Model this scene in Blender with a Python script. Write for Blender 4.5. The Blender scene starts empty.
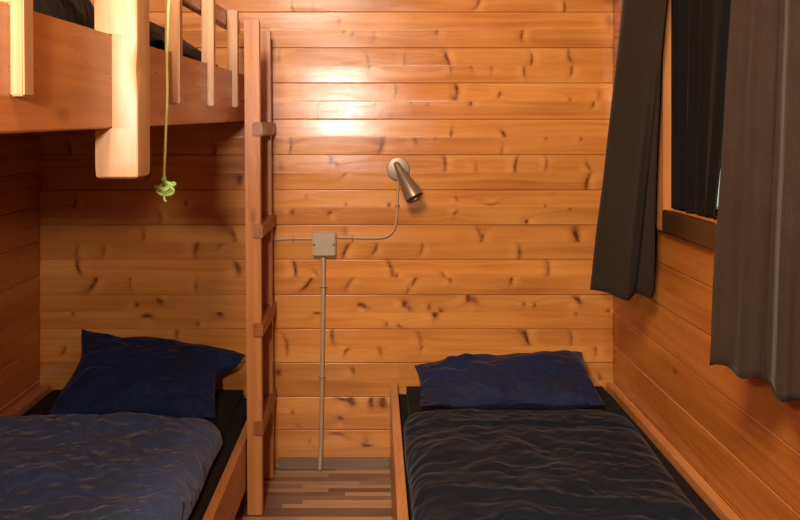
import bpy, bmesh, math, random
import numpy as np
from mathutils import Vector, Matrix, noise

random.seed(7)
rng = np.random.RandomState(11)
C = bpy.context.scene.collection
K = 0.0036          # metres per unit: all room measures below are in these units (3.6 mm)
D = 2.95            # distance from the viewpoint to the back wall
CH = 340 * K        # eye height
XL, XR = -336 * K, 237 * K   # left and right wall faces
YB, YF = D, -2.3
ZC = 2.75

def W(X, d, z):     # X, z in units from room axis / floor; d = fraction of the room depth
    return Vector((X * K, d * D, z * K))

# ------------------------------------------------------------------ tags
def tag(o, label=None, cat=None, group=None, kind=None):
    if label: o['label'] = label
    if cat: o['category'] = cat
    if group: o['group'] = group
    if kind: o['kind'] = kind
    return o
def empty(name, loc, label=None, cat=None, group=None):
    o = bpy.data.objects.new(name, None)
    o.empty_display_size = 0.05
    C.objects.link(o); o.location = loc
    return tag(o, label, cat, group)
def link(name, me, mat, parent=None):
    o = bpy.data.objects.new(name, me)
    C.objects.link(o)
    if mat: me.materials.append(mat)
    if parent:
        o.parent = parent
    return o

# ------------------------------------------------------------------ materials
def nt(name):
    m = bpy.data.materials.new(name); m.use_nodes = True
    t = m.node_tree; t.nodes.clear()
    out = t.nodes.new('ShaderNodeOutputMaterial')
    b = t.nodes.new('ShaderNodeBsdfPrincipled')
    t.links.new(b.outputs[0], out.inputs[0])
    return m, t, b
class N:
    def __init__(s, t): s.t = t
    def new(s, typ, **kw):
        n = s.t.nodes.new(typ)
        for k, v in kw.items(): setattr(n, k, v)
        return n
    def put(s, sock, v):
        if hasattr(v, 'is_linked') or isinstance(v, bpy.types.NodeSocket): s.t.links.new(v, sock)
        else: sock.default_value = v
    def math(s, op, a, b=0.0, c=None, clamp=False):
        n = s.new('ShaderNodeMath', operation=op); n.use_clamp = clamp
        s.put(n.inputs[0], a); s.put(n.inputs[1], b)
        if c is not None: s.put(n.inputs[2], c)
        return n.outputs[0]
    def vmul(s, v, m):
        n = s.new('ShaderNodeVectorMath', operation='MULTIPLY')
        s.put(n.inputs[0], v); s.put(n.inputs[1], m); return n.outputs[0]
    def vadd(s, v, m):
        n = s.new('ShaderNodeVectorMath', operation='ADD')
        s.put(n.inputs[0], v); s.put(n.inputs[1], m); return n.outputs[0]
    def noise(s, v, scale=1.0, detail=2.0, rough=0.5, dist=0.0):
        n = s.new('ShaderNodeTexNoise'); s.put(n.inputs['Vector'], v)
        n.inputs['Scale'].default_value = scale; n.inputs['Detail'].default_value = detail
        n.inputs['Roughness'].default_value = rough; n.inputs['Distortion'].default_value = dist
        return n.outputs['Fac']
    def ramp(s, f, stops, interp='LINEAR'):
        n = s.new('ShaderNodeValToRGB'); s.put(n.inputs[0], f)
        r = n.color_ramp; r.interpolation = interp
        while len(r.elements) < len(stops): r.elements.new(0.5)
        for e, (p, c) in zip(r.elements, stops):
            e.position = p; e.color = (c[0], c[1], c[2], 1) if len(c) == 3 else c
        return n.outputs[0]
    def rng(s, f, a, b, c=0.0, d=1.0):
        n = s.new('ShaderNodeMapRange'); s.put(n.inputs[0], f)
        for i, v in enumerate((a, b, c, d)): n.inputs[1 + i].default_value = v
        return n.outputs[0]
    def mix(s, f, a, b, mode='MIX'):
        n = s.new('ShaderNodeMix', data_type='RGBA', blend_type=mode)
        s.put(n.inputs[0], f); s.put(n.inputs[6], a); s.put(n.inputs[7], b)
        return n.outputs[2]

AL = 0.62
def sc_(c, k=AL): return tuple(x * k for x in c)
def wood(name, light, mid, dark, knotc, rough=0.3, knots=1.0, grain=1.0, coat=0.0, tint=0.12):
    light, mid, dark, knotc = sc_(light), sc_(mid), sc_(dark), sc_(knotc)
    m, t, b = nt(name); n = N(t)
    wc = n.new('ShaderNodeAttribute', attribute_name='wc').outputs['Vector']
    rid = n.new('ShaderNodeAttribute', attribute_name='rid').outputs['Fac']
    kn = n.new('ShaderNodeAttribute', attribute_name='kn').outputs['Fac']
    # slow wander of the grain lines
    wan = n.noise(n.vmul(wc, (1.6, 9.0, 9.0)), 1.0, 2.0)
    wv = n.new('ShaderNodeCombineXYZ'); n.put(wv.inputs[1], n.math('MULTIPLY', n.math('SUBTRACT', wan, 0.5), 0.055))
    w2 = n.vadd(wc, wv.outputs[0])
    # knots: sparse elliptical cells
    vor = n.new('ShaderNodeTexVoronoi'); vor.feature = 'F1'
    n.put(vor.inputs['Vector'], n.vmul(w2, (5.5, 15.0, 6.0)))
    vor.inputs['Scale'].default_value = 1.0
    sep = n.new('ShaderNodeSeparateColor'); n.put(sep.inputs[0], vor.outputs['Color'])
    size = n.rng(sep.outputs[0], 0.45, 1.0, 0.0, 0.20)
    kd = n.math('DIVIDE', vor.outputs['Distance'], n.math('MAXIMUM', size, 0.001))
    kmask = n.math('MULTIPLY', n.rng(kd, 0.55, 1.25, 1.0, 0.0), n.rng(size, 0.01, 0.04))
    kmask = n.math('MULTIPLY', kmask, knots)
    halo = n.math('MULTIPLY', n.rng(kd, 0.8, 1.9, 1.0, 0.0), n.rng(size, 0.02, 0.06))
    # growth rings: stretched noise bands
    bands = n.noise(n.vmul(w2, (0.9, 62.0, 62.0)), 1.0, 3.0, 0.55, 0.4)
    fib = n.noise(n.vmul(wc, (14.0, 620.0, 620.0)), 1.0, 2.0)
    patch = n.noise(n.vmul(wc, (2.2, 7.0, 7.0)), 1.0, 2.0)
    f = n.math('ADD', n.math('MULTIPLY', n.math('SUBTRACT', bands, 0.5), 1.25 * grain), 0.5)
    f = n.math('ADD', f, n.math('MULTIPLY', n.math('SUBTRACT', fib, 0.5), 0.35 * grain))
    f = n.math('ADD', f, n.math('MULTIPLY', n.math('SUBTRACT', patch, 0.5), 1.2))
    f = n.math('ADD', f, n.math('MULTIPLY', halo, 0.22 * knots))
    col = n.ramp(f, [(0.12, light), (0.5, mid), (0.95, dark)])
    # board to board tint
    v = n.rng(rid, 0.0, 1.0, 1.0 - tint, 1.0 + tint)
    col = n.mix(1.0, col, n.new('ShaderNodeCombineColor').outputs[0], 'MIX') if False else col
    hsv = n.new('ShaderNodeHueSaturation'); n.put(hsv.inputs['Color'], col); n.put(hsv.inputs['Value'], v)
    col = hsv.outputs[0]
    col = n.mix(n.math('MULTIPLY', kmask, 0.85), col, (*knotc, 1))
    # individual knots and streaks (mesh attribute), broken up by fibre noise
    kbreak = n.rng(n.noise(n.vmul(wc, (60.0, 90.0, 90.0)), 1.0, 3.0), 0.3, 0.7, 0.65, 1.25)
    kpos = n.math('MULTIPLY', n.math('MAXIMUM', kn, 0.0), kbreak, clamp=True)
    kneg = n.math('MULTIPLY', n.math('MAXIMUM', n.math('MULTIPLY', kn, -1.0), 0.0), 1.0, clamp=True)
    col = n.mix(kneg, col, (min(1, light[0] * 1.25), light[1] * 1.35, light[2] * 1.5, 1))
    col = n.mix(kpos, col, (*knotc, 1))
    n.put(b.inputs['Base Color'], col)
    n.put(b.inputs['Roughness'], n.rng(n.noise(n.vmul(wc, (5.0, 30.0, 30.0)), 1.0, 3.0), 0.3, 0.7, rough * 0.8, rough * 1.3))
    b.inputs['Specular IOR Level'].default_value = 0.5
    b.inputs['Coat Weight'].default_value = coat; b.inputs['Coat Roughness'].default_value = 0.2
    bp = n.new('ShaderNodeBump'); bp.inputs['Strength'].default_value = 0.12; bp.inputs['Distance'].default_value = 0.0015
    n.put(bp.inputs['Height'], n.math('ADD', n.math('MULTIPLY', bands, 0.6), n.math('ADD', n.math('MULTIPLY', fib, 0.12), n.math('MULTIPLY', n.noise(wc, 22.0, 2.0), 1.3))))
    n.put(b.inputs['Normal'], bp.outputs[0])
    return m

def fabric(name, base, alt, rough=0.8, sheen=0.3, weave=900.0, mott=6.0, sheen_tint=(1, 1, 1), crumple=0.0):
    base, alt, sheen = sc_(base), sc_(alt), sheen * AL
    m, t, b = nt(name); n = N(t)
    co = n.new('ShaderNodeTexCoord').outputs['Object']
    f = n.noise(co, mott, 4.0, 0.6)
    col = n.mix(n.rng(f, 0.3, 0.7), (*base, 1), (*alt, 1))
    wv = n.noise(n.vmul(co, (1.0, 1.0, 0.35)), weave, 2.0)
    hsv = n.new('ShaderNodeHueSaturation'); n.put(hsv.inputs['Color'], col); n.put(hsv.inputs['Value'], n.rng(wv, 0.25, 0.75, 0.75, 1.25))
    n.put(b.inputs['Base Color'], hsv.outputs[0])
    b.inputs['Roughness'].default_value = rough
    b.inputs['Specular IOR Level'].default_value = 0.14
    b.inputs['Sheen Weight'].default_value = sheen
    b.inputs['Sheen Roughness'].default_value = 0.45
    b.inputs['Sheen Tint'].default_value = (*sheen_tint, 1)
    bp = n.new('ShaderNodeBump'); bp.inputs['Strength'].default_value = 0.2; bp.inputs['Distance'].default_value = 0.0006
    n.put(bp.inputs['Height'], wv)
    if crumple:      # small creases in the cloth
        w = n.new('ShaderNodeVectorMath', operation='ADD'); n.put(w.inputs[0], co)
        wn = n.new('ShaderNodeTexNoise'); n.put(wn.inputs['Vector'], co); wn.inputs['Scale'].default_value = 7.0
        n.put(w.inputs[1], n.vmul(wn.outputs['Color'], (0.16, 0.16, 0.16)))
        c1 = n.math('ABSOLUTE', n.math('SUBTRACT', n.noise(n.vmul(w.outputs[0], (1.0, 1.6, 1.4)), 10.0, 1.2, 0.45), 0.5))
        b2 = n.new('ShaderNodeBump'); b2.inputs['Strength'].default_value = 1.0; b2.inputs['Distance'].default_value = 0.040 * crumple
        n.put(b2.inputs['Height'], c1); n.put(b2.inputs['Normal'], bp.outputs[0])
        n.put(b.inputs['Normal'], b2.outputs[0])
    else: n.put(b.inputs['Normal'], bp.outputs[0])
    return m

def plain(name, col, rough=0.5, metal=0.0, var=0.1, spec=0.5):
    col = sc_(col)
    m, t, b = nt(name); n = N(t)
    co = n.new('ShaderNodeTexCoord').outputs['Object']
    f = n.noise(co, 60.0, 3.0)
    c1 = tuple(c * (1 - var) for c in col); c2 = tuple(min(1, c * (1 + var)) for c in col)
    n.put(b.inputs['Base Color'], n.mix(f, (*c1, 1), (*c2, 1)))
    b.inputs['Roughness'].default_value = rough; b.inputs['Metallic'].default_value = metal
    b.inputs['Specular IOR Level'].default_value = spec
    return m

M = {}
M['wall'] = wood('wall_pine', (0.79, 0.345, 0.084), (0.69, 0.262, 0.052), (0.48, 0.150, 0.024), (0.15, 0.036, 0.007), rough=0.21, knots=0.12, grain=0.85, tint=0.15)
M['sidewall'] = wood('side_wall_pine', (0.68, 0.240, 0.042), (0.57, 0.178, 0.027), (0.41, 0.108, 0.015), (0.09, 0.022, 0.005), rough=0.28, knots=0.9, grain=0.9, tint=0.12)  # darker, redder copy of the wall pine: shade of grazing light put into the colour
M['frame'] = wood('frame_pine', (0.72, 0.300, 0.090), (0.62, 0.226, 0.056), (0.43, 0.13, 0.027), (0.15, 0.040, 0.010), rough=0.30, knots=0.45, grain=1.0, tint=0.06)
M['post'] = wood('post_pine', (0.68, 0.40, 0.195), (0.61, 0.325, 0.135), (0.44, 0.205, 0.07), (0.25, 0.09, 0.03), rough=0.36, knots=0.15, grain=0.9, tint=0.04)
M['rung'] = wood('rung_pine', (0.44, 0.15, 0.042), (0.37, 0.11, 0.028), (0.26, 0.08, 0.02), (0.10, 0.03, 0.01), rough=0.4, knots=0.3)
M['sill'] = wood('dark_brown_pine', (0.13, 0.05, 0.014), (0.085, 0.032, 0.01), (0.05, 0.018, 0.006), (0.03, 0.01, 0.004), rough=0.35, knots=0.3)  # far darker brown than the frame pine; shared by sill and front wall
M['duvet_grey'] = fabric('duvet_slate_cotton', (0.054, 0.094, 0.200), (0.070, 0.096, 0.175), rough=0.7, sheen=0.15, mott=9.0, crumple=1.0)
M['duvet_dark'] = fabric('duvet_charcoal_cotton', (0.0036, 0.0095, 0.0185), (0.0055, 0.0100, 0.016), rough=0.7, sheen=0.06, mott=8.0, crumple=0.6)
M['pillow_navy'] = fabric('pillow_navy_cotton', (0.0095, 0.022, 0.085), (0.012, 0.020, 0.055), rough=0.75, sheen=0.08, mott=7.0, crumple=0.7, sheen_tint=(0.6, 0.7, 1))
M['pillow_blue'] = fabric('pillow_blue_cotton', (0.008, 0.017, 0.068), (0.016, 0.017, 0.036), rough=0.7, sheen=0.08, mott=9.0, crumple=0.45)
M['sheet'] = fabric('black_fitted_sheet', (0.0075, 0.0062, 0.005), (0.011, 0.009, 0.007), rough=0.9, sheen=0.02)
M['curtain'] = fabric('curtain_taupe_weave', (0.046, 0.0275, 0.017), (0.038, 0.022, 0.0135), rough=0.95, sheen=0.08, weave=520.0, mott=14.0, sheen_tint=(1, 0.85, 0.7))
M['curtain_far'] = fabric('curtain_brown_weave', (0.034, 0.022, 0.013), (0.028, 0.018, 0.010), rough=0.95, sheen=0.08, weave=520.0, mott=14.0, sheen_tint=(1, 0.85, 0.7))
M['panel_dark'] = fabric('panel_dark_weave', (0.007, 0.005, 0.0035), (0.005, 0.0038, 0.0028), rough=0.95, sheen=0.02, weave=520.0)
M['bedding_dark'] = fabric('upper_bedding_cotton', (0.0014, 0.0017, 0.0028), (0.002, 0.002, 0.0026), rough=0.65, sheen=0.01, mott=10.0, crumple=0.35)
M['bronze'] = plain('brushed_bronze', (0.34, 0.235, 0.155), 0.36, 0.55, 0.06)
M['nickel'] = plain('satin_plate_metal', (0.42, 0.33, 0.23), 0.42, 0.4, 0.06)
M['black'] = plain('black_socket', (0.015, 0.012, 0.01), 0.6)
M['plastic'] = plain('beige_plastic', (0.46, 0.34, 0.225), 0.5, 0.0, 0.08)
M['screw'] = plain('screw_metal', (0.16, 0.11, 0.08), 0.4, 0.6)
M['cable'] = plain('grey_beige_cable', (0.50, 0.32, 0.18), 0.45, 0.0, 0.05)
M['conduit'] = plain('grey_conduit', (0.50, 0.35, 0.215), 0.5, 0.0, 0.08)
M['cord'] = plain('yellow_green_cord', (0.80, 0.80, 0.22), 0.7, 0.0, 0.2)
M['knot'] = plain('green_knot_cord', (0.50, 0.80, 0.16), 0.7, 0.0, 0.35)
M['ceiling'] = plain('ceiling_pine_boards', (0.16, 0.07, 0.025), 0.5)
M['steel'] = plain('curtain_track_white', (0.55, 0.50, 0.44), 0.4)

def floor_material():
    m, t, b = nt('floor_laminate_strips'); n = N(t)
    co = n.new('ShaderNodeTexCoord').outputs['Object']
    s = n.new('ShaderNodeSeparateXYZ'); n.put(s.inputs[0], co)
    wv = n.math('DIVIDE', s.outputs[1], 0.029)
    row = n.math('FLOOR', wv)
    wn = n.new('ShaderNodeTexWhiteNoise', noise_dimensions='1D'); n.put(wn.inputs['W'], row)
    xx = n.math('DIVIDE', n.math('ADD', s.outputs[0], n.math('MULTIPLY', wn.outputs['Value'], 2.0)), 0.42)
    colm = n.math('FLOOR', xx)
    cv = n.new('ShaderNodeCombineXYZ'); n.put(cv.inputs[0], row); n.put(cv.inputs[1], colm)
    w2 = n.new('ShaderNodeTexWhiteNoise', noise_dimensions='2D'); n.put(w2.inputs['Vector'], cv.outputs[0])
    base = n.ramp(w2.outputs['Value'], [(0.0, (0.13 , 0.052, 0.020)), (0.28, (0.20, 0.086, 0.036)), (0.5, (0.25, 0.130, 0.064)), (0.72, (0.16, 0.080, 0.042)), (0.80, (0.48, 0.260, 0.115)), (1.0, (0.36, 0.190, 0.085))])
    g = n.noise(n.vmul(co, (9.0, 260.0, 1.0)), 1.0, 3.0)
    hsv = n.new('ShaderNodeHueSaturation'); n.put(hsv.inputs['Color'], base); n.put(hsv.inputs['Value'], n.rng(g, 0.25, 0.75, 0.60, 0.98))
    fr = n.math('FRACT', wv)
    seam = n.math('MULTIPLY', n.math('GREATER_THAN', fr, 0.05), n.math('LESS_THAN', fr, 0.97))
    c = n.mix(n.rng(seam, 0, 1, 0.55, 0.0), hsv.outputs[0], (0.05, 0.025, 0.012, 1))
    n.put(b.inputs['Base Color'], c); b.inputs['Roughness'].default_value = 0.42
    return m
M['floor'] = floor_material()
def skirting_material():
    m, t, b = nt('grey_oak_skirting'); n = N(t)
    co = n.new('ShaderNodeTexCoord').outputs['Object']
    g = n.noise(n.vmul(co, (4.0, 150.0, 150.0)), 1.0, 4.0)
    n.put(b.inputs['Base Color'], n.ramp(g, [(0.3, (0.115, 0.070, 0.046)), (0.7, (0.18, 0.115, 0.075))]))
    b.inputs['Roughness'].default_value = 0.45
    return m
M['skirting'] = skirting_material()
def glass_material():
    m, t, b = nt('window_glass')
    b.inputs['Base Color'].default_value = (0.95, 1.0, 0.97, 1)
    b.inputs['Roughness'].default_value = 0.02
    b.inputs['Transmission Weight'].default_value = 1.0
    b.inputs['IOR'].default_value = 1.45
    return m
M['glass'] = glass_material()

# ------------------------------------------------------------------ wood attributes
def wood_attrs(me, axis, rid=None, off=None):
    """grain coordinates from local vertex positions: x runs along the grain"""
    nv = len(me.vertices)
    co = np.empty(nv * 3, np.float32); me.vertices.foreach_get('co', co); co = co.reshape(-1, 3)
    order = {'x': (0, 2, 1), 'y': (1, 2, 0), 'z': (2, 0, 1)}[axis]
    wc = co[:, order].copy()
    o = rng.rand(3) * 40 if off is None else off
    wc += np.array(o, np.float32)
    a = me.attributes.new('wc', 'FLOAT_VECTOR', 'POINT'); a.data.foreach_set('vector', wc.astype(np.float32).ravel())
    r = me.attributes.new('rid', 'FLOAT', 'POINT'); r.data.foreach_set('value', np.full(nv, random.random() if rid is None else rid, np.float32))
    return wc

def finish(bm, name, smooth=True):
    me = bpy.data.meshes.new(name)
    bmesh.ops.recalc_face_normals(bm, faces=bm.faces)
    bm.to_mesh(me); bm.free()
    if smooth:
        for p in me.polygons: p.use_smooth = True
        try: me.set_sharp_from_angle(angle=math.radians(35))
        except Exception: pass
    return me

def box_bm(x0, x1, y0, y1, z0, z1, bev=0.003, seg=2, bm=None):
    own = bm is None
    b = bmesh.new()
    r = bmesh.ops.create_cube(b, size=1.0)
    for v in b.verts:
        v.co = Vector(((x0 + x1) / 2 + v.co.x * (x1 - x0), (y0 + y1) / 2 + v.co.y * (y1 - y0), (z0 + z1) / 2 + v.co.z * (z1 - z0)))
    if bev: bmesh.ops.bevel(b, geom=b.edges[:], offset=bev, segments=seg, affect='EDGES')
    if own: return b
    me = bpy.data.meshes.new('tmp'); b.to_mesh(me); b.free(); bm.from_mesh(me); bpy.data.meshes.remove(me)
    return bm

def wbox(name, x0, x1, y0, y1, z0, z1, axis, parent=None, mat='frame', bev=0.003, rid=None):
    me = finish(box_bm(x0, x1, y0, y1, z0, z1, bev), name)
    wood_attrs(me, axis, rid)
    return link(name, me, M[mat], parent)

def tube_bm(bm, pts, r, seg=10, closed=False):
    pts = [Vector(p) for p in pts]; n = len(pts); rings = []
    up = Vector((0.13, 0.97, 0.21))
    prev = None
    for i, p in enumerate(pts):
        if closed: d = pts[(i + 1) % n] - pts[i - 1]
        else: d = pts[min(i + 1, n - 1)] - pts[max(i - 1, 0)]
        d.normalize()
        if prev is None:
            a = d.cross(up)
            if a.length < 1e-3: a = d.cross(Vector((1, 0, 0)))
        else:
            a = prev - d * prev.dot(d)
        a.normalize(); prev = a; b = d.cross(a)
        rr = r[i] if hasattr(r, '__len__') else r
        rings.append([bm.verts.new(p + (a * math.cos(2 * math.pi * k / seg) + b * math.sin(2 * math.pi * k / seg)) * rr) for k in range(seg)])
    m = n if closed else n - 1
    for i in range(m):
        A, B = rings[i], rings[(i + 1) % n]
        for k in range(seg): bm.faces.new((A[k], A[(k + 1) % seg], B[(k + 1) % seg], B[k]))
    if not closed:
        bm.faces.new(rings[0]); bm.faces.new(rings[-1][::-1])
    return bm

def lathe_bm(bm, prof, origin, axis, seg=40):
    axis = Vector(axis).normalized()
    a = axis.orthogonal().normalized(); b = axis.cross(a); origin = Vector(origin)
    rings = []
    for (r, h) in prof:
        rings.append([bm.verts.new(origin + axis * h + (a * math.cos(2 * math.pi * k / seg) + b * math.sin(2 * math.pi * k / seg)) * max(r, 1e-5)) for k in range(seg)])
    for A, B in zip(rings, rings[1:]):
        for k in range(seg): bm.faces.new((A[k], A[(k + 1) % seg], B[(k + 1) % seg], B[k]))
    bm.faces.new(rings[0]); bm.faces.new(rings[-1][::-1])
    return bm

def spline(pts, per=10):
    P = [np.array(p, float) for p in pts]; out = []
    for i in range(len(P) - 1):
        p0 = P[max(i - 1, 0)]; p1 = P[i]; p2 = P[i + 1]; p3 = P[min(i + 2, len(P) - 1)]
        for k in range(per):
            t = k / per
            out.append(0.5 * ((2 * p1) + (-p0 + p2) * t + (2 * p0 - 5 * p1 + 4 * p2 - p3) * t * t + (-p0 + 3 * p1 - 3 * p2 + p3) * t ** 3))
    out.append(P[-1]); return out

def grid_mesh(name, co, nu, nv, keep=None, flip=False):
    """co: (nv*nu,3) row-major; faces between rows"""
    idx = np.arange(nu * nv).reshape(nv, nu)
    a = idx[:-1, :-1]; b = idx[:-1, 1:]; c = idx[1:, 1:]; d = idx[1:, :-1]
    q = np.stack([a, b, c, d] if not flip else [a, d, c, b], -1).reshape(-1, 4)
    if keep is not None: q = q[keep.reshape(-1)]
    me = bpy.data.meshes.new(name)
    me.vertices.add(len(co)); me.vertices.foreach_set('co', np.asarray(co, np.float32).ravel())
    me.loops.add(q.size); me.loops.foreach_set('vertex_index', q.ravel().astype(np.int32))
    me.polygons.add(len(q))
    me.polygons.foreach_set('loop_start', np.arange(0, q.size, 4, dtype=np.int32))
    me.polygons.foreach_set('loop_total', np.full(len(q), 4, np.int32))
    me.polygons.foreach_set('use_smooth', np.ones(len(q), bool))
    me.update(calc_edges=True); me.validate()
    return me

# ------------------------------------------------------------------ boarded walls
def sample_rows(grooves, zlo, zhi, per, extra=()):
    t = np.concatenate([[0, 0.0105, 0.0145, 0.025, 0.045], np.linspace(0.08, 0.92, per), [0.955, 0.975, 0.9855, 0.9895]])
    zs = []
    for g0, g1 in zip(grooves, grooves[1:]): zs.append(g0 + (g1 - g0) * t)
    zs = np.concatenate(zs + [np.array([grooves[-1]])])
    zs = zs[(zs > zlo) & (zs < zhi)]
    return np.unique(np.round(np.concatenate([[zlo], zs, [zhi], extra]), 6))
def profile(zs, grooves, lean=0.0009):
    g = np.array(grooves); i = np.clip(np.searchsorted(g, zs, 'right') - 1, 0, len(g) - 2)
    t = (zs - g[i]) / (g[i + 1] - g[i])
    e = np.minimum(t, 1 - t) * (g[i + 1] - g[i])         # distance to the nearest groove
    h = -0.008 * (e < 0.0016)     # V joint
    a = np.sqrt((2 * t - 1) ** 2 + 0.004)                  # two shallow faces meeting on the middle of the board
    h += lean * (1 - a) - lean * 0.5
    return h, i

def boarded_wall(name, origin, udir, ndir, u0, u1, zlo, zhi, grooves, du, per, mat, hole=None, knots=(), seed=0, lean=0.0009):
    r = np.random.RandomState(seed)
    ex = [] if hole is None else [hole[2], hole[3]]
    zs = sample_rows(grooves, zlo, zhi, per, ex)
    us = np.linspace(u0, u1, max(2, int(abs(u1 - u0) / du) + 1))
    if hole is not None: us = np.unique(np.concatenate([us, [hole[0], hole[1]]]))
    h, bi = profile(zs, grooves, lean)
    nb = len(grooves)
    U, Z = np.meshgrid(us, zs); H = np.repeat(h[:, None], len(us), 1); B = np.repeat(bi[:, None], len(us), 1)
    # boards are not perfectly flat along their length
    H = H + 0.0006 * np.sin(U * 3.1 + B * 2.3) + 0.0004 * np.sin(U * 7.7 + B * 5.1)
    co = np.array(origin)[None, None, :] + U[..., None] * np.array(udir) + Z[..., None] * np.array((0, 0, 1.0)) + H[..., None] * np.array(ndir)
    keep = None
    if hole is not None:
        uc = (us[:-1] + us[1:]) / 2; zc = (zs[:-1] + zs[1:]) / 2
        keep = ~((uc[None, :] > hole[0]) & (uc[None, :] < hole[1]) & (zc[:, None] > hole[2]) & (zc[:, None] < hole[3]))
    me = grid_mesh(name, co.reshape(-1, 3), len(us), len(zs), keep)
    offs = r.rand(nb * 2, 3) * 30; rids = np.repeat(r.rand(nb), 2) * 0.5 + r.rand(nb * 2) * 0.5
    gm = np.array(grooves); HB = B * 2 + (Z > (gm[B] + gm[np.minimum(B + 1, nb - 1)]) / 2)
    kn = np.zeros_like(U); warp = np.zeros_like(U)
    for (ku, kz, ra, rb, ang, st) in knots:
        dx = U - ku; dz = Z - kz
        sel = (np.abs(dx) < 0.16) & (np.abs(dz) < 0.075)
        ca, sa = math.cos(ang), math.sin(ang)
        p = (dx * ca + dz * sa); q = (-dx * sa + dz * ca); q = q + (0.12 if int(kz * 1000) % 2 else -0.12) * p * p / ra
        g = np.exp(-0.5 * ((p / ra) ** 2) ** 1.2 - 0.5 * ((q / rb) ** 2) ** 1.2)
        kb = np.clip(np.searchsorted(np.array(grooves), kz, 'right') - 1, 0, nb - 2)
        kb = kb * 2 + int(kz > (grooves[kb] + grooves[kb + 1]) / 2)
        same = (HB == kb) & sel
        kn += np.where(same, st * 1.15 * g, 0)
        soft = np.exp(-0.5 * (p / (ra * 1.7)) ** 2 - 0.5 * ((q - rb * 1.2) / (rb * 2.3)) ** 2)
        kn += np.where(same, st * 0.34 * soft, 0)
        side = 1 if (int(ku * 1000) % 2) else -1
        lg = np.exp(-0.5 * (p / (ra * 1.2)) ** 2 - 0.5 * ((q + side * (rb * 2.5 + 0.006)) / (rb * 1.5 + 0.006)) ** 2)
        kn -= np.where(same, st * 0.45 * lg, 0)
        warp += np.where(same, np.sign(dz) * 0.012 * np.exp(-0.5 * (dx / 0.03) ** 2 - 0.5 * (dz / 0.02) ** 2), 0)
    wc = np.stack([U, Z + warp, np.zeros_like(U)], -1) + offs[HB]
    at = me.attributes.new('wc', 'FLOAT_VECTOR', 'POINT'); at.data.foreach_set('vector', wc.astype(np.float32).ravel())
    at = me.attributes.new('rid', 'FLOAT', 'POINT'); at.data.foreach_set('value', rids[HB].astype(np.float32).ravel())
    if len(knots):
        at = me.attributes.new('kn', 'FLOAT', 'POINT'); at.data.foreach_set('value', np.clip(kn, -0.6, 1).astype(np.float32).ravel())
    o = link(name, me, M[mat])
    so = o.modifiers.new('thickness', 'SOLIDIFY'); so.thickness = 0.06; so.offset = -1
    tag(o, kind='structure')
    return o

PB = [468 - g for g in (464.0, 430, 397, 362.8, 329.2, 295, 259.5, 225, 190, 154.7, 119.3, 83, 47.8, 12)]
gb = [g * K for g in PB]; gb = [gb[0] - 0.125] + gb
while gb[-1] < ZC + 0.1: gb.append(gb[-1] + 0.1255)
gs = [(468 - 310.4) * K + 34.7 * K * k for k in range(-6, 20)]

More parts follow.
